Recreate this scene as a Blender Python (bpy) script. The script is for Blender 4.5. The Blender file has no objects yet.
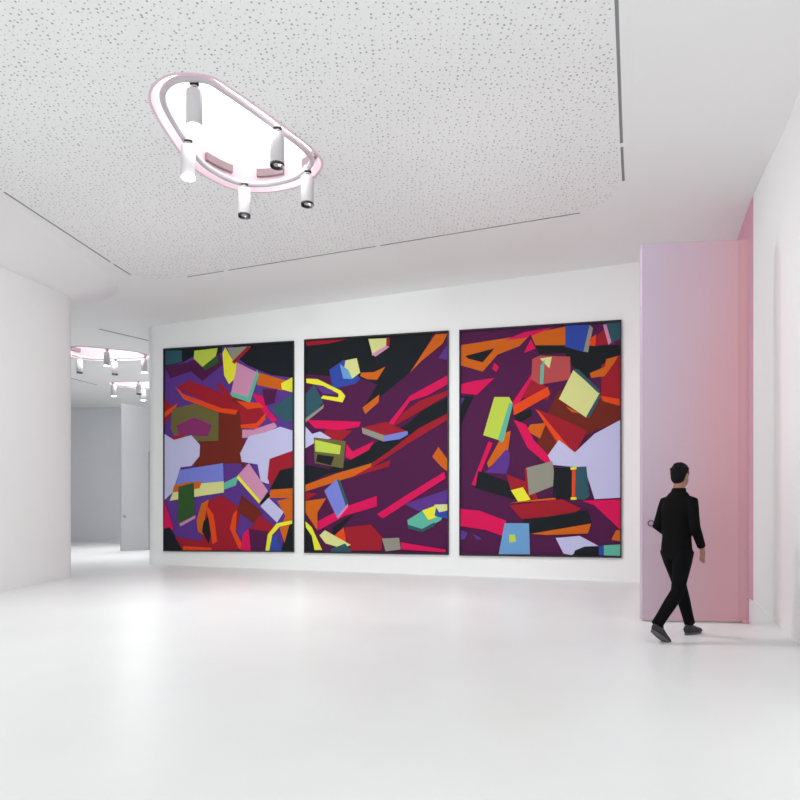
import bpy, bmesh, math, random
from mathutils import Vector, Matrix, Quaternion
random.seed(5)
S = bpy.context.scene
C = S.collection
F, EYE, HZN = 620.0, 1.27, 513.0
# ------------------------------------------------------------ camera, world, light, exposure
cd = bpy.data.cameras.new('camera'); cam = bpy.data.objects.new('camera', cd); C.objects.link(cam)
cam.location = (0, 0, EYE); cam.rotation_euler = (math.pi/2, 0, 0)
cd.sensor_width = 36; cd.lens = 36*F/800; cd.shift_y = (HZN-400)/800; cd.clip_end = 200
S.camera = cam
W = bpy.data.worlds.new('world'); S.world = W; W.use_nodes = True
W.node_tree.nodes['Background'].inputs[0].default_value = (0.97, 0.992, 0.985, 1)
W.node_tree.nodes['Background'].inputs[1].default_value = 1.0
# walls and floor are cut short out of view to let the world light in; the ceiling lamps carry their own beams
S.view_settings.view_transform = 'Standard'; S.view_settings.look = 'None'
S.view_settings.exposure = 0.62; S.view_settings.gamma = 1; S.view_settings.use_curve_mapping = False

# ------------------------------------------------------------ helpers
def lin(c):
    return tuple((v/255/12.92 if v/255 <= .04045 else ((v/255+.055)/1.055)**2.4) for v in c)
def mat(name, rgb, rough=.6, spec=.3, metal=0, emit=None, es=0, noise=None):
    m = bpy.data.materials.new(name); m.use_nodes = True; nt = m.node_tree
    b = nt.nodes['Principled BSDF']; c = lin(rgb)
    b.inputs['Base Color'].default_value = (*c, 1); b.inputs['Roughness'].default_value = rough
    b.inputs['Specular IOR Level'].default_value = spec; b.inputs['Metallic'].default_value = metal
    if emit: b.inputs['Emission Color'].default_value = (*lin(emit), 1); b.inputs['Emission Strength'].default_value = es
    if noise:
        tc = nt.nodes.new('ShaderNodeTexCoord'); n = nt.nodes.new('ShaderNodeTexNoise')
        n.inputs['Scale'].default_value = noise[0]; n.inputs['Detail'].default_value = 4
        nt.links.new(tc.outputs['Object'], n.inputs['Vector'])
        r = nt.nodes.new('ShaderNodeMix'); r.data_type = 'RGBA'
        r.inputs[6].default_value = (*[v*(1-noise[1]) for v in c], 1)
        r.inputs[7].default_value = (*[min(1, v*(1+noise[1])) for v in c], 1)
        nt.links.new(n.outputs['Fac'], r.inputs[0]); nt.links.new(r.outputs[2], b.inputs['Base Color'])
    return m
def link(name, bm, ms, parent=None, smooth=False, kind=None, loc=None):
    me = bpy.data.meshes.new(name); bm.to_mesh(me); bm.free()
    for m in (ms if isinstance(ms, (list, tuple)) else [ms]): me.materials.append(m)
    if smooth:
        for p in me.polygons: p.use_smooth = True
    o = bpy.data.objects.new(name, me); C.objects.link(o)
    if parent: o.parent = parent
    if kind: o['kind'] = kind
    if loc: o.location = loc
    return o
def empty(name, label, cat, loc, rz=0, group=None):
    o = bpy.data.objects.new(name, None); C.objects.link(o); o.location = loc; o.rotation_euler = (0, 0, rz)
    o.empty_display_size = .1
    o['label'] = label; o['category'] = cat
    if group: o['group'] = group
    return o
def box(bm, c, s, bevel=0, rz=0):
    r = bmesh.ops.create_cube(bm, size=1)
    M = Matrix.Translation(c) @ Matrix.Rotation(rz, 4, 'Z') @ Matrix.Diagonal((*s, 1))
    bmesh.ops.transform(bm, matrix=M, verts=r['verts'])
    if bevel:
        es = list({e for v in r['verts'] for e in v.link_edges})
        bmesh.ops.bevel(bm, geom=es, offset=bevel, segments=3, affect='EDGES')
def prism(bm, pts, z0, z1, mi=0):
    a = [bm.verts.new((x, y, z0)) for x, y in pts]; b = [bm.verts.new((x, y, z1)) for x, y in pts]
    n = len(pts); fs = [bm.faces.new(a[::-1]), bm.faces.new(b)]
    for i in range(n): fs.append(bm.faces.new((a[i], a[(i+1) % n], b[(i+1) % n], b[i])))
    for f in fs: f.material_index = mi
def sweep(bm, pts, r, seg=10, closed=False, r2=None):
    n = len(pts); rings = []; u0 = None
    for i, p in enumerate(pts):
        p = Vector(p)
        a = Vector(pts[(i-1) % n] if (closed or i) else pts[0]); b = Vector(pts[(i+1) % n] if (closed or i < n-1) else pts[-1])
        t = (b-a).normalized(); up = Vector((0, 0, 1)) if abs(t.z) < .9 else Vector((0, 1, 0))
        u = t.cross(up).normalized()
        if u0 is not None:
            w = u0-t*u0.dot(t)
            if w.length > 1e-4: u = w.normalized()
        u0 = u; v = u.cross(t)
        rr = r[i] if isinstance(r, (list, tuple)) else r
        if not isinstance(rr, (list, tuple)): rr = (rr, rr)
        rings.append([bm.verts.new(p+u*math.cos(k*2*math.pi/seg)*rr[0]+v*math.sin(k*2*math.pi/seg)*rr[1]) for k in range(seg)])
    for i in range(n if closed else n-1):
        A, B = rings[i], rings[(i+1) % n]
        for k in range(seg): bm.faces.new((A[k], B[k], B[(k+1) % seg], A[(k+1) % seg]))
    if not closed: bm.faces.new(rings[0]); bm.faces.new(rings[-1][::-1])
def loft(bm, rings, seg=24):                # horizontal ellipses (x, y, z, rx, ry)
    R = [[bm.verts.new((x+math.cos(k*2*math.pi/seg)*rx, y+math.sin(k*2*math.pi/seg)*ry, z)) for k in range(seg)] for x, y, z, rx, ry in rings]
    for A, B in zip(R, R[1:]):
        for k in range(seg): bm.faces.new((A[k], A[(k+1) % seg], B[(k+1) % seg], B[k]))
    bm.faces.new(R[0][::-1]); bm.faces.new(R[-1])
def ball(bm, c, r, rot=None):
    q = bmesh.ops.create_uvsphere(bm, u_segments=20, v_segments=12, radius=1)
    M = Matrix.Translation(c) @ (rot.to_4x4() if rot else Matrix.Identity(4)) @ Matrix.Diagonal((*(r if isinstance(r, (list, tuple)) else (r, r, r)), 1))
    bmesh.ops.transform(bm, matrix=M, verts=q['verts'])
def cyl(bm, c, r, h, seg=28, r2=None):
    q = bmesh.ops.create_cone(bm, cap_ends=True, segments=seg, radius1=r, radius2=r if r2 is None else r2, depth=h)
    bmesh.ops.translate(bm, vec=c, verts=q['verts'])
def remesh(name, bm, m, parent, voxel=.008, it=3):
    bmesh.ops.recalc_face_normals(bm, faces=bm.faces)
    me = bpy.data.meshes.new(name); bm.to_mesh(me); bm.free()
    o = bpy.data.objects.new('tmp', me); C.objects.link(o)
    r = o.modifiers.new('r', 'REMESH'); r.mode = 'VOXEL'; r.voxel_size = voxel
    s = o.modifiers.new('s', 'SMOOTH'); s.iterations = it; s.factor = .5
    dg = bpy.context.evaluated_depsgraph_get(); dg.update()
    me2 = bpy.data.meshes.new_from_object(o.evaluated_get(dg))
    bpy.data.objects.remove(o); me2.name = name; me2.materials.clear()
    me2.materials.append(m)
    for p in me2.polygons: p.use_smooth = True; p.material_index = 0
    o = bpy.data.objects.new(name, me2); C.objects.link(o); o.parent = parent
    return o
def arc(cx, cy, r, a0, a1, n=10):
    return [(cx+r*math.cos(math.radians(a0+(a1-a0)*i/n)), cy+r*math.sin(math.radians(a0+(a1-a0)*i/n))) for i in range(n+1)]

# ------------------------------------------------------------ materials
WALL = mat('white_wall_paint', (246, 247, 247), .7, .2, noise=(1.2, .008))
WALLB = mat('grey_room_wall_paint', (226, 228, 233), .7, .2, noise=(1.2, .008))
CEIL = mat('white_ceiling_paint', (247, 248, 248), .8, .1)
CEILB = mat('grey_ceiling_paint', (205, 206, 209), .8, .1)
SLOT = mat('dark_slot', (165, 165, 167), .8, .1)
WMET = mat('white_metal', (206, 203, 206), .4, .4)
GMET = mat('grey_rail_metal', (196, 194, 199), .4, .4)
PINKW = mat('pale_pink_acrylic', (230, 207, 217), .6, .2)
DIFF = mat('lit_diffuser', (255, 255, 255), .5, .2, emit=(255, 252, 248), es=1.05)
LAMP = mat('lit_lamp_lens', (255, 255, 255), .3, .3, emit=(255, 255, 252), es=9)
LAMPW = mat('dim_lamp_lens', (170, 170, 170), .3, .3, emit=(255, 255, 252), es=.05)
BLACK = mat('black_baffle', (14, 14, 15), .4, .4)
VENT = mat('vent_grey', (150, 134, 138), .6, .3)
VENTD = mat('vent_dark', (90, 84, 86), .6, .3)
CHROME = mat('chrome', (190, 188, 190), .2, .5, 1)

# floor: polished pale resin
FLOOR = mat('pale_resin_floor', (236, 236, 237), .32, .22)
nt = FLOOR.node_tree; b = nt.nodes['Principled BSDF']
tc = nt.nodes.new('ShaderNodeTexCoord'); mp = nt.nodes.new('ShaderNodeMapping'); mp.inputs['Scale'].default_value = (1, .7, 1)
n1 = nt.nodes.new('ShaderNodeTexNoise'); n1.inputs['Scale'].default_value = .9; n1.inputs['Detail'].default_value = 5
nt.links.new(tc.outputs['Object'], mp.inputs['Vector']); nt.links.new(mp.outputs[0], n1.inputs['Vector'])
cr = nt.nodes.new('ShaderNodeValToRGB'); cr.color_ramp.elements[0].position = .3; cr.color_ramp.elements[1].position = .7
cr.color_ramp.elements[0].color = (*lin((238, 239, 239)), 1); cr.color_ramp.elements[1].color = (*lin((243, 244, 244)), 1)
nt.links.new(n1.outputs['Fac'], cr.inputs[0]); nt.links.new(cr.outputs[0], b.inputs['Base Color'])
mr = nt.nodes.new('ShaderNodeMapRange'); mr.inputs[3].default_value = .26; mr.inputs[4].default_value = .4
nt.links.new(n1.outputs['Fac'], mr.inputs[0]); nt.links.new(mr.outputs[0], b.inputs['Roughness'])

# perforated acoustic ceiling: scattered holes of several sizes
PERF = mat('perforated_ceiling', (228, 228, 228), .8, .1)
nt = PERF.node_tree; b = nt.nodes['Principled BSDF']; L = nt.links.new
tc = nt.nodes.new('ShaderNodeTexCoord')
def holes(scale, rmax, off):
    mp = nt.nodes.new('ShaderNodeMapping'); mp.inputs['Location'].default_value = (off, off*.7, 0)
    v = nt.nodes.new('ShaderNodeTexVoronoi'); v.voronoi_dimensions = '2D'; v.inputs['Scale'].default_value = scale; v.inputs['Randomness'].default_value = .75
    L(tc.outputs['Object'], mp.inputs[0]); L(mp.outputs[0], v.inputs['Vector'])
    sp = nt.nodes.new('ShaderNodeSeparateColor'); L(v.outputs['Color'], sp.inputs[0])
    r = nt.nodes.new('ShaderNodeMapRange'); r.inputs[3].default_value = rmax*.35; r.inputs[4].default_value = rmax; L(sp.outputs[0], r.inputs[0])
    d = nt.nodes.new('ShaderNodeMath'); d.operation = 'SUBTRACT'; L(r.outputs[0], d.inputs[0]); L(v.outputs['Distance'], d.inputs[1])
    k = nt.nodes.new('ShaderNodeMath'); k.operation = 'MULTIPLY'; k.use_clamp = True; k.inputs[1].default_value = 14; L(d.outputs[0], k.inputs[0])
    return k
a = holes(16, .23, 0)
mx = nt.nodes.new('ShaderNodeMix'); mx.data_type = 'RGBA'
mx.inputs[6].default_value = (*lin((247, 248, 248)), 1); mx.inputs[7].default_value = (*lin((172, 172, 173)), 1)
L(a.outputs[0], mx.inputs[0]); L(mx.outputs[2], b.inputs['Base Color'])

# rose lacquer of the big panel: reflected sheen painted in, lilac at the free edge to rose at the hinge
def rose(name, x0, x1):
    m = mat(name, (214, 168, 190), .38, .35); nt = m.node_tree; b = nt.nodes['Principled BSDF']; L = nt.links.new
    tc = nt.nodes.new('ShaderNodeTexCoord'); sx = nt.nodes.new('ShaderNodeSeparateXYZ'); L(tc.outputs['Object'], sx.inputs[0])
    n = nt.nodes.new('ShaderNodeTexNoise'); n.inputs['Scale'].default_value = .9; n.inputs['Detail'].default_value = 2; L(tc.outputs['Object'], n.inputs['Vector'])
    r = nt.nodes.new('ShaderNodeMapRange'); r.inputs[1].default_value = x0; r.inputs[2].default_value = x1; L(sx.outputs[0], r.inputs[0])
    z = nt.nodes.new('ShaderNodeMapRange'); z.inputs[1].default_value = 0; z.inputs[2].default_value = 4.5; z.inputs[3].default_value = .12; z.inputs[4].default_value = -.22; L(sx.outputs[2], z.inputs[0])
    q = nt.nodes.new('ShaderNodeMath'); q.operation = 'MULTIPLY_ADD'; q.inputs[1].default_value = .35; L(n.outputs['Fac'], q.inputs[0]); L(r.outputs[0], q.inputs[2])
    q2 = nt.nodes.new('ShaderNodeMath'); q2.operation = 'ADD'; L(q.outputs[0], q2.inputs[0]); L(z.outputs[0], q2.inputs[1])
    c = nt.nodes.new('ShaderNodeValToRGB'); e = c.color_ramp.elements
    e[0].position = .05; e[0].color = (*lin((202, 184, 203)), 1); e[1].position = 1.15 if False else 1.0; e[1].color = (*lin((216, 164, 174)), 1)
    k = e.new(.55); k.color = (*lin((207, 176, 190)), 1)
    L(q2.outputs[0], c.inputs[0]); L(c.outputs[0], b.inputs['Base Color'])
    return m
ROSE = rose('rose_lacquer_painted_sheen', 0, 1.15)
ROSEP = mat('rose_edge', (212, 158, 170), .38, .35)
ROSED = mat('deep_rose_lacquer', (206, 132, 150), .4, .35)
ROSEW = mat('rose_wall_paint', (222, 165, 185), .6, .2)

# ------------------------------------------------------------ the room
ZC = EYE+4.6
WR, WL = Vector((4.394, 11.35)), Vector((-6.161, 15.28))     # main wall, right and left points
wd = (WL-WR).normalized(); wn = Vector((wd.y, -wd.x));
if wn.y > 0: wn = -wn                                          # towards the camera
def wall_strip(name, pts, m, z0=0.0, smooth=False, thick=.15):
    """upright wall along plan points (x, y, top height), with thickness away from the room"""
    bm = bmesh.new(); n = len(pts); T = []
    for i in range(n):
        a = Vector(pts[max(i-1, 0)][:2]); c = Vector(pts[min(i+1, n-1)][:2]); t = (c-a).normalized()
        T.append(Vector((t.y, -t.x))*thick)
    fb = [bm.verts.new((p[0], p[1], z0)) for p in pts]; ft = [bm.verts.new((p[0], p[1], p[2])) for p in pts]
    bb = [bm.verts.new((p[0]+T[i].x, p[1]+T[i].y, z0)) for i, p in enumerate(pts)]
    bt = [bm.verts.new((p[0]+T[i].x, p[1]+T[i].y, p[2])) for i, p in enumerate(pts)]
    for i in range(n-1):
        bm.faces.new((fb[i], fb[i+1], ft[i+1], ft[i])); bm.faces.new((bb[i+1], bb[i], bt[i], bt[i+1]))
        bm.faces.new((ft[i], ft[i+1], bt[i+1], bt[i])); bm.faces.new((fb[i+1], fb[i], bb[i], bb[i+1]))
    bm.faces.new((fb[0], ft[0], bt[0], bb[0])); bm.faces.new((fb[-1], bb[-1], bt[-1], ft[-1]))
    bmesh.ops.recalc_face_normals(bm, faces=bm.faces)
    o = link(name, bm, m, kind='structure')
    if smooth:
        for p in o.data.polygons: p.use_smooth = abs(p.normal.z) < .5
        md = o.modifiers.new('e', 'EDGE_SPLIT'); md.split_angle = math.radians(35)
    return o
bm = bmesh.new(); prism(bm, [(-20, -2.5), (9, -2.5), (9, 30), (-20, 30)], -.15, 0)  # stops just behind the camera so world light reaches the ceiling
link('floor', bm, FLOOR, kind='structure')

# main wall with its rounded left corner
end = WR - wd*1.85
R0 = .45
cen = WL - wd*.18 - wn*R0
ang = math.degrees(math.atan2(wn.y, wn.x))
pts = [(end.x, end.y, ZC), (WR.x, WR.y, ZC)]
a0 = ang % 360; a1 = 180
pts += [(x, y, ZC) for x, y in arc(cen.x, cen.y, R0, a0, a1, 12)]
xe = cen.x-R0
pts += [(xe, 26.9, ZC)]
wall_strip('wall_back', pts[::-1], WALL, smooth=True, thick=-.15)

# left wall, slightly convex, turning into the side room
LW = [(-6.40, 7.6, EYE+3.9), (-6.42, 8.6, EYE+3.93), (-6.43, 9.97, EYE+3.97), (-6.42, 11.3, EYE+4.12)]  # starts only just out of view, leaving the side open for world light
c = arc(-6.94, 11.95, .53, 0, 90, 8)
LW2 = LW + [(x, y, EYE+4.20) for x, y in c] + [(-18, 12.48, EYE+4.2)]
wall_strip('wall_left', LW2, WALL, smooth=True, thick=-.15)
# sloping margin of the ceiling down to the left wall
inn = [(-5.85, 7.6), (-5.8, 8.6), (-5.72, 9.6), (-5.65, 11.0)] + [(x*1.0, y) for x, y in arc(-7.2, 12.0, 1.6, -10, 90, 8)] + [(-18, 13.6)]
bm = bmesh.new()
A = [bm.verts.new((x, y, ZC-.002)) for x, y in inn]; B = [bm.verts.new((x-(.02 if i < 4 else 0), y-(.02 if i > 8 else 0), z)) for i, (x, y, z) in enumerate(LW2)]
for i in range(len(A)-1): bm.faces.new((A[i], A[i+1], B[i+1], B[i]))
bmesh.ops.recalc_face_normals(bm, faces=bm.faces)
link('trim_1', bm, CEIL, kind='structure', smooth=True)

# right wall
RW = [(3.08, 4.0, EYE+3.93), (3.42, 5.0, EYE+3.97), (3.806, 5.9, EYE+4.025), (5.1, 8.95, EYE+4.58)]  # near end left off out of view to admit world light
wall_strip('wall_right', RW, WALL, smooth=True, thick=.15)
RP = [(5.1, 8.96, ZC), (5.83, 10.84, ZC)]
wall_strip('wall_side', RP, ROSEW, thick=.15)
bm = bmesh.new()
inn = [(1.5, 4.0), (1.85, 5.0), (2.2, 5.9), (3.6, 9.25)]
RT = RW[:3] + [(5.23, 9.25, ZC)]
def along(P, u):
    k = min(int(u), len(P)-2); return Vector(P[k]).lerp(Vector(P[k+1]), u-k)
bm = bmesh.new(); G = []
for i in range(25):
    u = i/8; w_ = along(RT, u); n_ = along(inn, u)
    drop = ZC-w_.z
    if u > 2: e_ = 3-u; drop = (ZC-RT[2][2])*(e_*e_*(3-2*e_))*.8+(ZC-RT[2][2])*e_*.2
    row = []
    for j in range(13):
        q_ = j/12; row.append(bm.verts.new((n_.x+(w_.x+.01-n_.x)*q_, n_.y+(w_.y-n_.y)*q_, ZC-.002-drop*(q_*q_*(1.6-.6*q_)))))
    G.append(row)
for i in range(24):
    for j in range(12): bm.faces.new((G[i][j], G[i][j+1], G[i+1][j+1], G[i+1][j]))
for f in bm.faces:
    f.normal_update()
    if f.normal.z > 0: f.normal_flip()
link('trim_2', bm, CEIL, kind='structure', smooth=True)

# side room beyond the opening
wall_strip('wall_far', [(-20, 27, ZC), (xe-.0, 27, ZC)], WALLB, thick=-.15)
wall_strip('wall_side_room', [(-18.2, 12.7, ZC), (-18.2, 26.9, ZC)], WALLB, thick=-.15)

# ceiling: one flat sheet with real slots cut in it, and the perforated field
def cpt(px, py, h=4.6):
    d = h*F/(HZN-py); return ((px-400)/F*d, d)
def seg(p, q, w=.034):
    p, q = Vector(p), Vector(q); t = (q-p).normalized(); n = Vector((t.y, -t.x))*w/2
    return [tuple(p-n), tuple(q-n), tuple(q+n), tuple(p+n)]
slots = []
def lerp(p, q, t): return (p[0]+(q[0]-p[0])*t, p[1]+(q[1]-p[1])*t)
r0, r1 = cpt(617, 0), cpt(623.5, 181)
def ext(p, q, t): return (p[0]+(p[0]-q[0])*t, p[1]+(p[1]-q[1])*t)
slots += [seg(ext(r0, r1, 1.6), cpt(621.5, 143)), seg(cpt(621.8, 147), r1)]
slots += [seg(cpt(580, 213), cpt(380, 245.7)), seg(cpt(376, 246.3), cpt(228, 270.3)), seg(cpt(224, 271), cpt(187, 277))]
l0, l1 = cpt(4, 192), cpt(131, 275)
slots += [seg(l1, cpt(113.5, 264)), seg(cpt(110.5, 262), l0), seg(ext(l0, l1, .02), ext(l0, l1, 2.4))]
slots += [seg(cpt(99, 329), cpt(148.5, 340.5), .07), seg(cpt(66, 377), cpt(97, 385), .07)]
def q3(p, c, q, n=8): return [tuple(Vector(p)*(1-t)**2+Vector(c)*2*t*(1-t)+Vector(q)*t*t) for t in [i/n for i in range(n+1)]]
def off(p, dx, dy): return (p[0]+dx, p[1]+dy)
e0 = off(ext(r0, r1, 1.6), -.05, 0); e1 = off(r1, -.05, .03); e2 = off(cpt(580, 213), -.03, -.05); e3 = off(cpt(187, 277), 0, -.06)
e4 = off(l1, .06, 0); e5 = off(ext(l0, l1, 2.4), .06, 0)
crn = (3.22, 9.28)
panel = [e0, e1] + q3(e1, crn, e2)[1:] + [e3] + q3(e3, (-5.05, 12.45), e4)[1:] + [e5]
lampc = Vector((-1.95, 7.6))
ctl = [(-2.77, 6.9), (-2.46, 6.54), (-2.05, 6.53), (-1.83, 6.74), (-1.41, 7.36), (-1.1, 7.88), (-1.06, 8.25), (-1.38, 8.67), (-1.92, 8.87), (-2.38, 8.77), (-2.72, 8.3), (-2.8, 7.65)]
def catmull(P, n=8):
    out = []; m = len(P)
    for i in range(m):
        p = [Vector(P[(i+k-1) % m]) for k in range(4)]
        for j in range(n):
            t = j/n
            out.append(.5*((2*p[1])+(-p[0]+p[2])*t+(2*p[0]-5*p[1]+4*p[2]-p[3])*t*t+(-p[0]+3*p[1]-3*p[2]+p[3])*t**3))
    return out
oval = [p-lampc for p in catmull(ctl)]
def inset(P, d):
    n = len(P); out = []
    for i in range(n):
        t = (P[(i+1) % n]-P[i-1]).normalized(); out.append(P[i]+Vector((-t.y, t.x))*d)
    return out
def bandmesh(P0, P1, z0, z1):
    bm = bmesh.new(); n = len(P0)
    v = [[bm.verts.new((p.x, p.y, z)) for p in P] for P, z in ((P0, z0), (P0, z1), (P1, z1), (P1, z0))]
    for a in range(4):
        for i in range(n):
            bm.faces.new((v[a][i], v[a][(i+1) % n], v[(a+1) % 4][(i+1) % n], v[(a+1) % 4][i]))
    bmesh.ops.recalc_face_normals(bm, faces=bm.faces); return bm
LAMPS = [(lampc.x, lampc.y, 0), (-8.5, 18.1, math.radians(117)), (-9.2, 22.2, math.radians(-62))]
def placed(P, l): return [(l[0]+p.x*math.cos(l[2])-p.y*math.sin(l[2]), l[1]+p.x*math.sin(l[2])+p.y*math.cos(l[2])) for p in P]
recess = [placed(oval, l) for l in LAMPS]
outer = [(-20, -3), (7.5, -3), (7.5, 11.2), (5.9, 30), (-20, 30)]
bm = bmesh.new()
def loop(ps):
    vs = [bm.verts.new((x, y, ZC)) for x, y in ps]
    for i in range(len(vs)): bm.edges.new((vs[i], vs[(i+1) % len(vs)]))
for ps in [outer, panel]+slots+recess[1:]: loop(ps)
bmesh.ops.triangle_fill(bm, use_beauty=True, use_dissolve=False, edges=bm.edges[:])
def inside(p, poly):
    r = False; n = len(poly)
    for i in range(n):
        a, b_ = poly[i], poly[(i+1) % n]
        if (a[1] > p.y) != (b_[1] > p.y) and p.x < (b_[0]-a[0])*(p.y-a[1])/(b_[1]-a[1])+a[0]: r = not r
    return r
# drop faces over the slots and inside the perforated field (triangle fill may or may not fill them)
bmesh.ops.delete(bm, geom=[f for f in bm.faces if inside(f.calc_center_median(), panel) or any(inside(f.calc_center_median(), s) for s in slots+recess[1:])], context='FACES_ONLY')
for f in bm.faces:
    if f.normal.z > 0: f.normal_flip()
    if f.calc_center_median().y > 99: f.material_index = 1
for s in slots:                                  # the channels above the slots
    b0 = [bm.verts.new((x, y, ZC)) for x, y in s]; b1 = [bm.verts.new((x, y, ZC+.014)) for x, y in s]
    for i in range(4):
        f = bm.faces.new((b0[i], b0[(i+1) % 4], b1[(i+1) % 4], b1[i])); f.material_index = 1
    f = bm.faces.new(b1); f.material_index = 1
link('ceiling', bm, [CEIL, SLOT], kind='structure')
bm = bmesh.new(); loop(panel); loop(recess[0])
bmesh.ops.triangle_fill(bm, use_beauty=True, use_dissolve=False, edges=bm.edges[:])
bmesh.ops.delete(bm, geom=[f for f in bm.faces if inside(f.calc_center_median(), recess[0])], context='FACES_ONLY')
for f in bm.faces:
    if f.normal.z > 0: f.normal_flip()
link('trim_3', bm, PERF, kind='structure')

# ------------------------------------------------------------ oval ceiling lamps
def make_lamp():
    t = empty('ceiling_lamp', 'large oval recessed ceiling lamp with bright diffuser and five spotlights on perforated ceiling', 'lamp', (lampc.x, lampc.y, ZC), 0, 'oval ceiling lamps')
    link('housing', bandmesh([p for p in inset(oval, -.03)], oval, -.006, .42), [PINKW], t, smooth=False)
    P = inset(oval, -.01); bm = bmesh.new(); prism(bm, [(p.x, p.y) for p in P], .40, .425)
    link('diffuser', bm, DIFF, t)
    al = bpy.data.lights.new('diffuser_light', 'AREA'); al.shape = 'ELLIPSE'; al.size = 1.2; al.size_y = 1.9; al.energy = 34; al.spread = math.radians(95)
    ao = bpy.data.objects.new('diffuser_light', al); C.objects.link(ao); ao.parent = t; ao.location = (0, .1, .395); ao.rotation_euler = (0, 0, math.radians(-18))
    P = inset(oval, .12); bm = bmesh.new(); sweep(bm, [(p.x, p.y, .04) for p in P], .036, 12, closed=True)
    link('rail', bm, GMET, t, smooth=True)
    A0, Q0 = inset(oval, .05), inset(oval, .002)
    for i0, i1, m in ((50, 56, VENT), (60, 67, VENT), (72, 79, VENT)):
        bm = bmesh.new(); A, Q = A0[i0:i1], Q0[i0:i1]; za, zb_ = .20, .30
        lo = [bm.verts.new((p.x, p.y, za)) for p in A]; hi = [bm.verts.new((p.x, p.y, zb_)) for p in A]
        lo2 = [bm.verts.new((p.x, p.y, za)) for p in Q]; hi2 = [bm.verts.new((p.x, p.y, zb_)) for p in Q]
        for i in range(len(A)-1):
            bm.faces.new((lo[i], lo[i+1], hi[i+1], hi[i])); bm.faces.new((lo2[i+1], lo2[i], hi2[i], hi2[i+1]))
            bm.faces.new((lo[i], lo2[i], lo2[i+1], lo[i+1])); bm.faces.new((hi[i], hi[i+1], hi2[i+1], hi2[i]))
        bm.faces.new((lo[0], hi[0], hi2[0], lo2[0])); bm.faces.new((lo[-1], lo2[-1], hi2[-1], hi[-1]))
        bmesh.ops.recalc_face_normals(bm, faces=bm.faces)
        link('vent_plate', bm, m, t)
    for k, (x, y, lit) in enumerate([(-2.21, 6.66, 1), (-2.62, 7.67, 1), (-2.18, 8.68, 0), (-1.47, 7.42, 0), (-1.25, 8.36, 0)]):
        x -= lampc.x; y -= lampc.y; zb = -.07
        bm = bmesh.new(); L_ = .37; r = .086                      # hollow can, open below
        prof = [(r, zb), (r, zb-L_), (r-.008, zb-L_), (r-.008, zb-L_+.05), (.0, zb-L_+.05)]
        prev = None
        for pr, pz in [(.0, zb), (r*.9, zb)]+[(r, zb-.01)]+prof[1:4]:
            ring = [bm.verts.new((x+max(pr, .001)*math.cos(a*math.pi/14), y+max(pr, .001)*math.sin(a*math.pi/14), pz)) for a in range(28)]
            if prev:
                for a in range(28): bm.faces.new((prev[a], prev[(a+1) % 28], ring[(a+1) % 28], ring[a]))
            prev = ring
        bm.faces.new(prev)
        bmesh.ops.recalc_face_normals(bm, faces=bm.faces)
        s = link('spotlight', bm, WMET, t)
        for p in s.data.polygons: p.use_smooth = abs(p.normal.z) < .5
        bm = bmesh.new(); box(bm, (x, y, -.02), (.07, .07, .045), .008); cyl(bm, (x, y, -.055), .03, .04, 14); cyl(bm, (x, y, .035), .05, .07, 16)
        link('mount', bm, WMET, s)
        bm = bmesh.new(); box(bm, (x+.01, y-.02, -.012), (.095, .04, .022), .004); box(bm, (x+.01, y-.03, -.05), (.05, .03, .018), .004); link('joint', bm, BLACK, s)
        bm = bmesh.new()                                        # black baffle ring round the lens
        n = 28; zz = zb-L_
        R = [[bm.verts.new((x+q*math.cos(a*2*math.pi/n), y+q*math.sin(a*2*math.pi/n), z_)) for a in range(n)] for q, z_ in ((.084, zz-.014), (.0875, zz+.012), (.046, zz+.03), (.044, zz+.004))]
        for a_ in range(4):
            A_, B_ = R[a_], R[(a_+1) % 4]
            for a in range(n): bm.faces.new((A_[a], A_[(a+1) % n], B_[(a+1) % n], B_[a]))
        bmesh.ops.recalc_face_normals(bm, faces=bm.faces)
        link('baffle', bm, WMET if lit else BLACK, s)
        bm = bmesh.new(); cyl(bm, (x, y, zz+.012), .046, .012, 24); link('lens', bm, LAMP if lit else LAMPW, s)
        if lit:
            bm = bmesh.new(); cyl(bm, (x, y, zz-.014), .08, .008, 24); link('lit_glass', bm, LAMP, s)
        sl = bpy.data.lights.new('spot_beam', 'SPOT'); sl.energy = (190, 240, 170, 200, 160)[k]; sl.spot_size = math.radians((115, 115, 115, 105, 105)[k]); sl.spot_blend = 1; sl.shadow_soft_size = .06
        so = bpy.data.objects.new('spot_beam', sl); C.objects.link(so); so.parent = s; so.location = (x, y, zb-L_-.03)
        tgt = [Vector((.8, 6, -4.2)), Vector((-3, 5, -4.2)), Vector((1.5, 5, -4.2)), Vector((7, .8, -4.2)), Vector((7, 2.2, -4.4))][k]; so.rotation_euler = tgt.to_track_quat('-Z', 'Y').to_euler()
    return t
def copy_tree(o, parent=None, top=True):
    c = o.copy(); C.objects.link(c)
    if c.type == 'LIGHT': c.data = dim_beam if c.data.type == 'SPOT' else side_area
    if parent: c.parent = parent
    for ch in list(o.children): copy_tree(ch, c, False)
    return c
lamp = make_lamp()
side_area = bpy.data.lights['diffuser_light'].copy(); side_area.energy = 46
dim_beam = bpy.data.lights.new('spot_beam_side_room', 'SPOT'); dim_beam.energy = 85; dim_beam.spot_size = math.radians(115); dim_beam.spot_blend = 1; dim_beam.shadow_soft_size = .06
for (x, y, rz), lab in zip(LAMPS[1:], ('nearer oval pink-white ceiling lamp in the side room through the opening',
                                  'farther oval pink-white ceiling lamp in the side room, above the tall grey panel')):
    k = copy_tree(lamp); k.location = (x, y, ZC); k.rotation_euler = (0, 0, rz); k['label'] = lab

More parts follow.
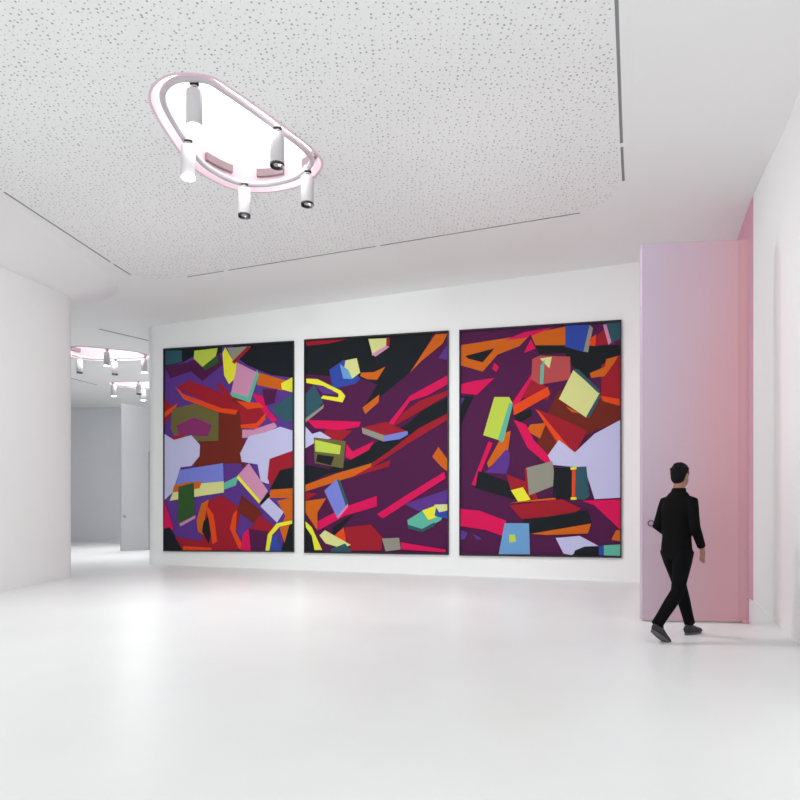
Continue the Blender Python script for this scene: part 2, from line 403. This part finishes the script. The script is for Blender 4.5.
# ------------------------------------------------------------ tall panels
def tall_panel(name, label, cat, loc, rz, w, h, th, m, mend, ring_x, lockm):
    t = empty(name, label, cat, loc, rz)
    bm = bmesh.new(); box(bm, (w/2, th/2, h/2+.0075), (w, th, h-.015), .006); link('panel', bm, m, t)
    bm = bmesh.new()
    ps = [(w-.004, th), (w-.004, 0)] + [(w+.07+.06*math.cos(math.radians(a)), .06+.06*math.sin(math.radians(a))) for a in range(-90, 1, 15)] + [(w+.13, th)]
    prism(bm, ps, .015, h); link('edge_post', bm, mend, t)
    bm = bmesh.new(); cyl(bm, (w+.05, -.045, .02), .035, .04, 20); box(bm, (w+.05, .0, .03), (.05, .08, .03), .004); link('pivot_foot', bm, mend, t)
    bm = bmesh.new(); sweep(bm, [(ring_x+.032*math.cos(a*math.pi/12), -.008, EYE-.12+.032*math.sin(a*math.pi/12)) for a in range(24)], .007, 8, closed=True)
    link('lock_ring', bm, lockm, t, smooth=True)
    bm = bmesh.new(); r = bmesh.ops.create_cone(bm, cap_ends=True, segments=20, radius1=.02, radius2=.02, depth=.012)
    bmesh.ops.transform(bm, matrix=Matrix.Translation((ring_x, -.005, EYE-.12)) @ Matrix.Rotation(math.pi/2, 4, 'X'), verts=r['verts'])
    link('keyhole_disc', bm, m, t)
    return t
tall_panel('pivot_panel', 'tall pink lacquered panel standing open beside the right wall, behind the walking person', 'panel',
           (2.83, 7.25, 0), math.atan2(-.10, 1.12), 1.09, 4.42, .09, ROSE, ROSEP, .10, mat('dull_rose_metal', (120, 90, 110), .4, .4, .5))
GP = mat('grey_panel_paint', (184, 185, 189), .6, .3)
tall_panel('pivot_panel', 'tall pale grey panel standing in the side room below the farther lamp', 'panel',
           (-9.25, 20.6, 0), math.atan2(.9, .70), .86, 4.92, .09, GP, GP, .1, mat('dull_grey_metal', (90, 90, 95), .4, .4, .5))
bm = bmesh.new(); box(bm, (-8.98, 21.9, 1.72), (.35, .1, 3.44)); link('doorway_gap_1', bm, mat('doorway_gap_shade', (128, 129, 132), .6, .3), kind='structure')  # solid box, dark grey painted in for the shade of a doorway gap

# ------------------------------------------------------------ paintings: abstract stand-ins
COL = dict(pur=(84, 30, 76), vio=(96, 58, 146), cri=(165, 32, 48), ro=(238, 78, 28), ora=(214, 104, 28), blk=(28, 33, 38), pnk=(226, 22, 92),
           lav=(204, 204, 242), tea=(52, 92, 104), oli=(112, 106, 62), bro=(116, 42, 32), yel=(242, 240, 60), lim=(198, 220, 82), pal=(226, 230, 152),
           blu=(52, 78, 172), sky=(112, 166, 216), pin=(216, 150, 186), gry=(152, 152, 138), min=(100, 190, 166), grn=(52, 92, 46), per=(126, 136, 222),
           ros=(190, 82, 84), mau=(140, 50, 110), lil=(172, 160, 225))
CM = {k: mat('paint_'+k, tuple(c*.95 for c in v), .75, .15) for k, v in COL.items()}
KEYS = list(COL)
P1 = [('vio', [(38,48),(493,22),(493,770),(38,768)]),
 ('bro', [(160,250),(330,200),(330,470),(150,470)]), ('pur', [(40,110),(150,90),(140,125),(60,150)]),
 ('blk', [(38,50),(250,36),(250,60),(150,70),(105,95),(38,110)]), ('tea', [(40,52),(103,50),(105,92),(40,105)]), ('pur', [(130,90),(240,60),(255,100),(180,160),(130,120)]),
 ('blk', [(290,34),(493,22),(493,150),(420,140),(340,105),(280,60)]), ('lim', [(150,52),(235,42),(228,72),(180,110),(148,80)]), ('grn', [(180,110),(236,70),(238,95),(190,122)]),
 ('ora', [(375,130),(470,160),(455,195),(372,175)]), ('yel', [(262,40),(290,90),(303,85),(298,150),(275,172),(258,140),(252,60)]), ('gry', [(268,42),(350,36),(290,92)]), ('cri', [(340,36),(352,40),(295,100),(285,92)]),
 ('yel', [(452,170),(490,148),(490,202),(455,192)]),
 ('pin', [(305,95),(372,130),(345,225),(282,205)]), ('min', [(372,120),(378,140),(348,238),(272,212),(285,200),(340,218)]),
 ('cri', [(82,185),(130,158),(240,198),(325,262),(300,275),(200,240)]), ('ro', [(78,180),(110,208),(250,258),(306,265),(298,282),(235,272),(110,225)]), ('cri', [(240,165),(275,200),(300,235),(260,215),(232,175)]),
 ('cri', [(38,215),(60,250),(90,240),(38,320)]), ('ro', [(38,272),(88,240),(80,262),(38,292)]),
 ('pnk', [(355,205),(390,215),(410,265),(440,300),(425,310),(385,260)]), ('pur', [(390,190),(440,190),(430,240),(400,250)]), ('tea', [(425,255),(493,205),(493,300),(470,312),(425,270)]),
 ('cri', [(305,230),(380,250),(405,290),(370,330),(320,320)]), ('ro', [(300,232),(380,240),(395,255),(340,262)]), ('ro', [(315,318),(370,312),(402,275),(400,300),(370,332),(318,330)]), ('pin', [(322,335),(360,335),(430,310),(440,325),(380,360),(322,365)]),
 ('oli', [(68,262),(150,242),(240,275),(238,375),(85,378),(62,330)]), ('mau', [(85,320),(150,290),(215,318),(200,360),(90,355)]),
 ('cri', [(60,360),(120,350),(90,380)]),
 ('lav', [(38,350),(75,372),(140,355),(172,390),(170,430),(140,465),(100,470),(70,560),(38,588)]),
 ('lav', [(315,420),(345,358),(400,345),(450,325),(493,340),(493,415),(420,445),(412,530),(385,520),(375,460),(320,450)]),
 ('per', [(95,480),(255,455),(258,560),(70,588)]), ('pal', [(75,552),(90,535),(258,520),(258,560),(58,590)]), ('ora', [(75,535),(120,525),(180,520),(170,545),(70,560)]),
 ('vio', [(258,458),(320,455),(330,560),(258,560)]), ('min', [(260,525),(310,500),(300,535),(258,550)]),
 ('grn', [(92,540),(150,525),(152,640),(90,672)]), ('pin', [(95,672),(155,642),(155,652),(100,682)]),
 ('cri', [(415,440),(493,410),(493,480),(430,560),(408,510)]), ('blk', [(450,480),(493,470),(493,545),(415,550)]), ('ora', [(420,550),(493,545),(493,580),(410,580)]), ('ora', [(440,590),(493,578),(493,660),(470,650)]),
 ('pin', [(345,455),(410,555),(385,595),(308,498)]), ('yel', [(308,498),(385,590),(380,600),(303,508)]), ('lav', [(405,572),(462,630),(440,668),(385,610)]), ('blk', [(410,560),(418,572),(388,605),(384,595)]),
 ('cri', [(180,600),(250,570),(320,620),(300,700),(310,768),(180,768)]), ('ora', [(178,600),(205,585),(190,650),(200,720),(165,700),(160,660)]), ('blk', [(185,665),(205,640),(215,700),(205,745),(180,700)]), ('ro', [(190,595),(222,640),(235,735),(218,745),(205,660)]),
 ('bro', [(320,570),(390,630),(365,672),(305,625)]), ('cri', [(380,640),(430,680),(410,720),(340,700),(365,670)]), ('ro', [(290,640),(305,620),(300,700),(335,768),(310,760),(280,690)]),
 ('pur', [(345,690),(410,700),(400,768),(350,768)]), ('pnk', [(38,585),(75,690),(38,705)]), ('pnk', [(325,710),(345,690),(352,768),(318,768)]), ('blk', [(38,690),(60,685),(110,768),(38,768)]), ('cri', [(80,720),(180,735),(210,768),(110,768)]), ('ro', [(110,752),(215,758),(215,768),(110,768)]),
 ('blu', [(415,720),(440,712),(455,768),(415,768)]), ('blk', [(470,690),(493,665),(493,768),(455,768)]), ('ora', [(450,690),(485,600),(490,640),(465,740)]), ('yel', [(402,768),(410,710),(440,670),(490,660),(490,672),(450,682),(425,712),(415,768)])]
P2 = [('pur', [(34,50),(522,22),(522,780),(34,775)]),
 ('blk', [(34,52),(475,25),(440,100),(395,165),(280,260),(250,270),(290,200),(235,180),(34,165)]), ('cri', [(36,52),(190,44),(120,60),(38,68)]),
 ('ora', [(482,30),(520,28),(505,62),(440,118),(400,160),(440,95)]), ('vio', [(522,62),(522,118),(490,112)]),
 ('ora', [(318,140),(290,185),(255,182),(232,172),(235,160),(280,158)]), ('pal', [(260,45),(325,42),(320,80),(275,102)]), ('cri', [(322,40),(333,42),(332,68),(320,72)]), ('pin', [(270,98),(320,68),(332,72),(285,105)]),
 ('blu', [(122,150),(175,115),(232,180),(215,198),(135,215)]), ('pal', [(180,118),(220,110),(232,160),(205,180),(175,150)]), ('sky', [(160,130),(190,150),(205,182),(172,180)]),
 ('yel', [(38,180),(80,182),(165,222),(180,240),(170,262),(90,248),(100,238),(155,245),(155,232),(100,205),(38,195)]), ('vio', [(70,200),(130,218),(150,235),(100,232)]),
 ('tea', [(34,235),(68,200),(100,260),(72,300),(34,320)]), ('gry', [(34,318),(75,290),(104,268),(100,282),(36,330)]),
 ('ora', [(298,235),(295,262),(250,302),(240,280)]), ('pnk', [(40,322),(235,328),(228,345),(160,358),(70,350)]), ('cri', [(110,355),(205,358),(160,400),(100,375)]),
 ('pnk', [(522,170),(522,200),(455,240),(400,258),(345,340),(325,338),(400,240)]), ('cri', [(522,222),(522,238),(430,295),(345,345),(375,300),(430,258)]),
 ('blk', [(522,245),(522,300),(430,365),(330,445),(260,480),(120,505),(34,545),(34,475),(120,490),(230,440),(300,390),(400,330),(440,290)]), ('cri', [(522,300),(522,322),(400,400),(250,500),(220,505),(330,430),(430,350)]),
 ('pnk', [(280,395),(262,425),(200,458),(180,450),(185,405),(205,430)]), ('lav', [(36,345),(60,370),(90,362),(130,385),(70,400),(34,420)]), ('oli', [(66,382),(182,395),(172,488),(70,470)]), ('lim', [(70,390),(165,410),(160,440),(72,430)]), ('blk', [(80,440),(140,448),(130,478),(74,465)]),
 ('cri', [(240,348),(320,328),(392,362),(315,378)]), ('gry', [(238,348),(315,375),(312,396),(240,368)]), ('per', [(315,376),(392,360),(394,372),(368,388),(312,396)]),
 ('ora', [(272,470),(270,482),(210,515),(34,568),(34,545),(150,505)]), ('cri', [(335,460),(332,482),(250,505),(190,525),(260,490)]), ('ora', [(492,415),(522,460),(522,500),(500,482),(472,448)]),
 ('pnk', [(510,500),(515,522),(400,600),(310,660),(290,645),(380,585)]), ('vio', [(522,560),(522,650),(430,635),(380,610)]),
 ('ora', [(36,600),(112,590),(80,640),(80,700),(36,640)]), ('pnk', [(290,582),(290,618),(180,650),(85,700),(80,670),(180,620)]), ('blk', [(215,640),(135,690),(135,720),(170,690)]), ('cri', [(34,570),(80,575),(34,600)]),
 ('per', [(105,565),(150,525),(190,605),(150,655)]), ('tea', [(150,525),(162,530),(190,605),(182,615)]), ('pin', [(150,655),(190,608),(190,620),(155,660)]),
 ('min', [(392,665),(445,630),(522,615),(500,665),(440,700),(395,690)]), ('yel', [(440,632),(490,612),(485,655),(460,665)]), ('blu', [(485,615),(522,640),(522,662),(480,650)]), ('pal', [(478,612),(522,610),(520,632),(495,638)]), ('tea', [(392,680),(440,695),(480,672),(480,685),(440,706),(395,694)]),
 ('cri', [(180,690),(270,680),(310,725),(305,770),(200,770),(180,720)]), ('ro', [(140,720),(175,690),(185,745),(150,735)]), ('pal', [(88,718),(108,700),(200,750),(170,762),(110,745)]), ('blk', [(34,670),(60,690),(90,770),(34,770)]), ('yel', [(36,670),(60,690),(98,768),(70,768),(60,720),(38,690)]), ('tea', [(130,765),(180,745),(205,775),(130,778)]),
 ('gry', [(308,728),(365,725),(370,765),(320,772)]), ('pnk', [(370,740),(515,765),(515,775),(372,765)])]
P3 = [('pur', [(32,50),(548,18),(548,775),(32,770)]),
 ('ora', [(34,95),(200,70),(380,35),(382,95),(240,95),(160,125),(110,180),(34,160)]), ('pnk', [(340,38),(250,52),(180,80),(260,70)]), ('blk', [(50,130),(150,105),(110,150),(60,138)]), ('blk', [(270,95),(548,95),(548,130),(500,180),(450,200),(400,160),(380,120),(290,125)]),
 ('pur', [(150,180),(270,60),(300,130),(215,260),(80,540),(34,640),(34,350)]), ('pnk', [(270,75),(285,105),(248,120)]), ('pnk', [(36,220),(80,210),(150,200),(90,255),(36,250)]), ('pnk', [(150,150),(165,165),(155,182),(143,170)]), ('blk', [(36,260),(80,258),(36,350)]), ('vio', [(34,265),(48,265),(34,290)]),
 ('blu', [(380,30),(455,30),(440,118),(380,100)]), ('gry', [(455,30),(465,40),(450,118),(436,115)]), ('cri', [(470,70),(510,35),(530,90),(470,98)]), ('ro', [(455,75),(475,60),(472,98),(455,96)]), ('tea', [(505,25),(548,22),(548,75),(518,88)]), ('pin', [(495,30),(505,28),(520,85),(512,95)]),
 ('bro', [(360,240),(548,250),(548,340),(470,370),(300,470),(290,380)]), ('cri', [(490,160),(548,125),(548,290),(490,260)]), ('ora', [(455,185),(500,165),(505,140),(540,130),(530,150),(500,195),(460,200)]), ('ro', [(488,258),(545,268),(545,290),(495,275)]),
 ('pnk', [(272,190),(280,200),(220,300),(210,280)]), ('cri', [(280,190),(335,245),(325,270),(240,265)]), ('ro', [(212,290),(325,228),(332,255),(215,322)]), ('blk', [(215,320),(270,300),(275,320),(225,348)]),
 ('ros', [(275,140),(300,128),(395,132),(397,205),(300,222),(272,205)]), ('pal', [(300,138),(338,132),(330,170)]), ('min', [(315,140),(310,220),(300,220),(302,160)]),
 ('pal', [(405,175),(485,250),(445,328),(360,268)]), ('tea', [(485,250),(488,262),(455,328),(444,326)]), ('tea', [(405,172),(420,172),(486,240),(482,250)]), ('ora', [(380,290),(425,315),(400,310)]),
 ('pnk', [(130,405),(145,410),(85,548),(72,545)]), ('ora', [(180,380),(205,370),(195,440),(130,490),(125,475)]), ('ora', [(270,350),(320,345),(300,395),(255,370)]), ('vio', [(190,430),(210,450),(190,510),(120,505)]), ('pur', [(205,350),(240,380),(300,440),(260,540),(200,480)]),
 ('cri', [(290,300),(410,350),(448,370),(410,445),(350,410)]), ('ro', [(285,300),(300,310),(405,440),(398,448),(370,430)]), ('pnk', [(215,335),(255,350),(280,400),(345,470),(320,475),(260,425)]),
 ('lim', [(150,262),(200,262),(212,285),(180,405),(112,385)]), ('min', [(200,280),(212,285),(178,408),(162,400)]),
 ('lav', [(325,450),(360,400),(410,440),(470,380),(548,335),(548,585),(470,590),(440,490),(340,480)]), ('blk', [(95,500),(195,535),(235,595),(85,555)]), ('cri', [(190,510),(270,540),(300,600),(205,560)]), ('yel', [(205,562),(245,552),(270,592),(230,600)]), ('ora', [(230,598),(350,585),(350,592),(200,604)]),
 ('gry', [(255,490),(340,468),(350,545),(262,580)]), ('cri', [(250,490),(258,495),(265,582),(255,570)]), ('tea', [(345,490),(445,485),(455,580),(440,592),(340,585)]), ('blk', [(345,490),(400,488),(400,590),(340,585)]), ('ro', [(402,492),(412,492),(410,590),(400,590)]), ('yel', [(396,488),(415,486),(415,494),(397,496)]), ('yel', [(397,584),(415,584),(415,592),(397,592)]),
 ('cri', [(200,610),(370,590),(430,620),(400,640),(240,655)]), ('pnk', [(430,595),(548,590),(548,690),(510,650),(470,610)]), ('blk', [(245,660),(450,625),(460,670),(270,702)]), ('ora', [(270,702),(460,668),(450,700),(320,706)]), ('pnk', [(34,622),(100,628),(190,660),(185,712),(120,690),(34,678)]), ('vio', [(34,690),(60,700),(50,720),(34,722)]), ('vio', [(75,700),(110,720),(90,722)]),
 ('sky', [(185,668),(265,668),(268,768),(165,768)]), ('lim', [(200,705),(220,705),(222,728),(200,730)]), ('lav', [(350,715),(425,708),(482,740),(440,742),(400,770),(375,765)]), ('blk', [(410,755),(440,742),(482,745),(480,770),(405,770)]), ('blu', [(483,742),(498,738),(498,770),(483,770)]), ('min', [(498,738),(548,735),(548,772),(498,770)]), ('ora', [(520,720),(535,688),(546,690),(546,725)])]
wd3, wn3 = Vector((wd.x, wd.y, 0)), Vector((wn.x, wn.y, 0))
def wallpt(px, py):                       # point of the main wall seen at a place of the photograph
    k = (px-400)/F; a = WR; d = wd
    # (a.x+t d.x) = k (a.y + t d.y)
    t = (k*a.y-a.x)/(d.x-k*d.y); y = a.y+t*d.y
    return Vector((a.x+t*d.x, y, EYE+(HZN-py)/F*y))
def painting(label, corners, polys, refq):
    q = [wallpt(*c) for c in corners]       # TL TR BR BL on the wall
    base = (q[3]+q[2])/2
    t = empty('painting', label, 'painting', base, 0, 'abstract paintings on the back wall')
    q = [p-base for p in q]
    def at(u, v, o):                       # u right, v down, o = distance from the wall
        top = q[0].lerp(q[1], u); bot = q[3].lerp(q[2], u); return top.lerp(bot, v)+wn3*o
    fw, D = .028, .05
    bm = bmesh.new()
    cs = [at(0, 0, 0), at(1, 0, 0), at(1, 1, 0), at(0, 1, 0)]
    mid = sum(cs, Vector())/4
    ins = [c+(mid-c).normalized()*fw*1.35 for c in cs]
    for i in range(4):
        a, b_, c_, d_ = cs[i], cs[(i+1) % 4], ins[(i+1) % 4], ins[i]
        lo = [bm.verts.new(p+wn3*.003) for p in (a, b_, c_, d_)]; hi = [bm.verts.new(p+wn3*D) for p in (a, b_, c_, d_)]
        bm.faces.new(lo); bm.faces.new(hi)
        for k in range(4): bm.faces.new((lo[k], lo[(k+1) % 4], hi[(k+1) % 4], hi[k]))
    bmesh.ops.recalc_face_normals(bm, faces=bm.faces)
    link('frame', bm, FRAME, t)
    bm = bmesh.new()
    (xl, xr, tl, tr, bl, br) = refq
    for i, (k, ps) in enumerate(polys):
        vs = []
        for (x, y) in ps:
            u = min(max((x-xl)/(xr-xl), 0), 1); T = tl+(tr-tl)*u; Bm = bl+(br-bl)*u
            v = min(max((y-T)/(Bm-T), 0), 1)
            p = at(u, v, 0); p = p+(mid-p)*.008
            vs.append(bm.verts.new(p+wn3*(.012+.0004*i)))
        f = bm.faces.new(vs)
        f.normal_update()
        if f.normal.dot(wn3) < 0: f.normal_flip()
        f.material_index = KEYS.index(k)
    bmesh.ops.triangulate(bm, faces=bm.faces)
    # canvas edge behind the paint
    r = [bm.verts.new(c+wn3*.004) for c in ins]; r2 = [bm.verts.new(c+wn3*.0118) for c in ins]
    for k in range(4): bm.faces.new((r[k], r[(k+1) % 4], r2[(k+1) % 4], r2[k])).material_index = KEYS.index('blk')
    bm.faces.new(r[::-1]).material_index = KEYS.index('blk')
    link('canvas', bm, [CM[k] for k in KEYS], t)
FRAME = mat('dark_frame', (38, 40, 44), .5, .3)
painting('left one of three framed abstract paintings, with pale lavender shapes and a blue block', [(164.5, 349), (294.5, 341.2), (294.5, 552), (164.5, 551.2)], P1, (38, 493, 48, 22, 768, 770))
painting('middle one of three framed abstract paintings, with long black and hot pink diagonals', [(305, 340), (449, 331), (449, 554.8), (305, 552.8)], P2, (34, 522, 50, 22, 775, 780))
painting('right one of three framed abstract paintings, nearest the pink panel, with big lavender patch', [(459.8, 330.5), (621.5, 320.3), (621.5, 557.8), (459.8, 555.5)], P3, (32, 548, 50, 18, 770, 775))

# ------------------------------------------------------------ the walking person
SKIN = mat('skin', (158, 112, 96), .55, .3); HAIR = mat('dark_hair', (15, 12, 12), .8, .15, noise=(40, .3))
JACK = mat('black_jacket_cloth', (12, 11, 13), .9, .1); TROU = mat('black_trouser_cloth', (11, 11, 13), .9, .1)
SHOE = mat('dark_grey_shoe', (48, 46, 50), .6, .3); SOLE = mat('shoe_sole', (92, 90, 92), .7, .2)
per = empty('person', 'person in black jacket and trousers walking past the pink panel', 'person', (2.765, 6.27, 0), math.radians(30))
bm = bmesh.new()
# neck and torso core, arms, legs inside the clothes
loft(bm, [(.05, 0, .86, .08, .13), (.05, 0, 1.0, .09, .13), (.06, 0, 1.2, .09, .13), (.07, 0, 1.36, .08, .12), (.075, 0, 1.44, .05, .06)])
sweep(bm, [(.072, 0, 1.44), (.085, 0, 1.5), (.10, 0, 1.58)], [(.062, .062), (.055, .056), (.053, .054)], 20)
HC = Vector((.118, 0, 1.652))
ball(bm, HC+Vector((-.012, 0, .018)), (.093, .075, .1)); ball(bm, HC+Vector((.022, 0, -.045)), (.066, .056, .072)); ball(bm, HC+Vector((.055, 0, -.088)), (.026, .028, .022))
sweep(bm, [HC+Vector((.078, 0, .012)), HC+Vector((.106, 0, -.026)), HC+Vector((.088, 0, -.034))], [.009, .013, .009], 8)
for s in (-1, 1):
    ball(bm, HC+Vector((.066, s*.031, .006)), (.017, .016, .012)); ball(bm, HC+Vector((.068, s*.03, .028)), (.015, .024, .007))
    ball(bm, HC+Vector((-.008, s*.078, -.005)), (.018, .009, .031))
ball(bm, HC+Vector((.080, 0, -.052)), (.011, .024, .006)); ball(bm, HC+Vector((.078, 0, -.062)), (.011, .021, .006))
RS, RE, RWp = Vector((.08, -.15, 1.385)), Vector((.05, -.205, 1.13)), Vector((.17, -.20, .915))
LS, LE, LWp = Vector((.08, .15, 1.385)), Vector((-.0, .19, 1.13)), Vector((.2, .13, 1.02))
for a, b_, c_ in ((RS, RE, RWp), (LS, LE, LWp)):
    sweep(bm, [a, a.lerp(b_, .5), b_, b_.lerp(c_, .4), c_], [.045, .042, .036, .038, .026], 14)
RH, RK, RA = Vector((.05, -.085, .9)), Vector((-.03, -.07, .48)), Vector((-.33, -.055, .175))
LH, LK, LA = Vector((.05, .085, .9)), Vector((.21, .07, .49)), Vector((.34, .055, .11))
for a, b_, c_ in ((RH, RK, RA), (LH, LK, LA)):
    sweep(bm, [a, a.lerp(b_, .5), b_, b_.lerp(c_, .35), c_], [.07, .06, .046, .05, .033], 16)
def hand(wr, d, nrm, thumb_side, curl):
    """palm along d, fingers spread across a, curling toward nrm"""
    d = d.normalized(); a = d.cross(nrm).normalized(); nrm = a.cross(d).normalized()
    rot = Matrix((a, d, nrm)).transposed()
    ball(bm, wr+d*.045, (.038, .054, .016), rot); ball(bm, wr+d*.004, (.027, .03, .021), rot)
    for i, ln in enumerate((.072, .08, .074, .058)):
        off_ = (i-1.5)*.0205*(-thumb_side)
        p = wr+d*(.08-.004*abs(i-1.2))+a*off_; pts_ = [wr+d*.05+a*off_*.8, p]; dd = d.copy()
        for j, fr in enumerate((.45, .3, .25)):
            ax = a; dd = Quaternion(ax, -curl*(1+.25*i)*(.7+.3*j)).to_matrix() @ dd
            if dd.dot(nrm) < 0 and j == 0: dd = Quaternion(ax, 2*curl*(1+.25*i)*(.7+.3*j)).to_matrix() @ dd
            p = p+dd*ln*fr; pts_.append(p)
        sweep(bm, pts_, [.009, .0088, .008, .0075, .0065], 10)
    tb = wr+d*.02+a*thumb_side*.022
    t1 = tb+(d*.7+a*thumb_side*.7+nrm*.25).normalized()*.04; t2 = t1+(d*.9+a*thumb_side*.25+nrm*.4).normalized()*.03; t3 = t2+(d*.9+nrm*.5).normalized()*.022
    sweep(bm, [tb, t1, t2, t3], [.013, .0105, .0095, .0075], 10)
hand(RWp, Vector((.12, 0, -1)), Vector((0, 1, 0)), 1 if Vector((.12, 0, -1)).cross(Vector((0, 1, 0))).x > 0 else -1, .38)
hand(LWp, Vector((.9, -.45, .05)), Vector((-.3, -.9, 0)), 1 if Vector((.9, -.45, .05)).cross(Vector((-.3, -.9, 0))).z > 0 else -1, .3)
remesh('body', bm, SKIN, per, .0055, 3)
# hair: cap over crown, sides and nape
bm = bmesh.new()
ball(bm, HC+Vector((-.022, 0, .034)), (.098, .084, .098)); ball(bm, HC+Vector((-.05, 0, -.015)), (.062, .072, .075))
for i in range(26):
    a = random.uniform(-2.6, 2.6); e = random.uniform(.2, 1.4)
    c_ = HC+Vector((-.022, 0, .034))+Vector((-.09*math.cos(a)*math.cos(e), .078*math.sin(a)*math.cos(e), .092*math.sin(e)))
    ball(bm, c_, (.022, .018, .012))
geom = bm.verts[:]+bm.edges[:]+bm.faces[:]
hr = remesh('hair', bm, HAIR, per, .006, 2)
# jacket
bm = bmesh.new()
loft(bm, [(.05, 0, .86, .12, .16), (.048, 0, .92, .12, .158), (.05, 0, 1.02, .115, .148), (.055, 0, 1.14, .115, .15), (.062, 0, 1.26, .122, .165), (.068, 0, 1.36, .115, .165), (.073, 0, 1.42, .1, .13), (.078, 0, 1.465, .078, .105), (.082, 0, 1.49, .066, .072), (.088, 0, 1.525, .066, .068)])
for a, b_, c_ in ((RS, RE, RWp), (LS, LE, LWp)):
    m_ = a.lerp(b_, .5)
    sweep(bm, [a+Vector((0, -a.y*.25, .0)), a, a.lerp(b_, .3), m_, b_, b_.lerp(c_, .4), b_.lerp(c_, .93)], [.064, .062, .058, .054, .05, .047, .04], 18)
remesh('jacket', bm, JACK, per, .009, 5)
# trousers
bm = bmesh.new()
loft(bm, [(.05, 0, .80, .11, .15), (.05, 0, .86, .12, .163), (.05, 0, .95, .115, .155), (.05, 0, .99, .11, .15)])
for a, b_, c_ in ((RH, RK, RA), (LH, LK, LA)):
    sweep(bm, [a, a.lerp(b_, .3), a.lerp(b_, .7), b_, b_.lerp(c_, .35), b_.lerp(c_, .75), c_], [.095, .09, .073, .066, .064, .056, .055], 20)
remesh('trousers', bm, TROU, per, .009, 5)
def shoe(ank, pitch, yaw=0):
    bm = bmesh.new()
    prof = [(-.085, .045, .028, .034), (-.06, .055, .036, .05), (-.02, .06, .038, .058), (.04, .05, .040, .045), (.10, .038, .045, .034), (.15, .032, .043, .028), (.185, .026, .028, .018)]
    sweep(bm, [(x, 0, z) for x, z, w, h in prof], [(w, h) for x, z, w, h in prof], 18)
    loft(bm, [(-.03, 0, .05, .05, .036), (-.02, 0, .11, .045, .038)])
    o = remesh('shoe', bm, SHOE, per, .006, 3)
    sb = bmesh.new(); N = 28
    ps = []
    for i in range(N):
        a = 2*math.pi*i/N; x = .045+.142*math.cos(a); w = (.034+.014*max(0, min(1, (x+.02)/.12)))*math.sin(a)
        ps.append((x, w))
    prism(sb, ps, .0, .022); so = link('sole', sb, SOLE, o)
    o.location = ank; o.rotation_euler = (0, pitch, yaw)
    return o
# trailing foot: heel raised, ball on the floor; leading foot nearly flat
pa = math.radians(33)
ball_local = Vector((.11, 0, 0)); rb = Matrix.Rotation(pa, 3, 'Y') @ ball_local
shoe(Vector((-.325, -.055, .0))+Vector((0, 0, .01-rb.z)), pa, math.radians(-4))
pa2 = math.radians(-3)
shoe(Vector((.35, .055, .0)), math.radians(0), math.radians(4))
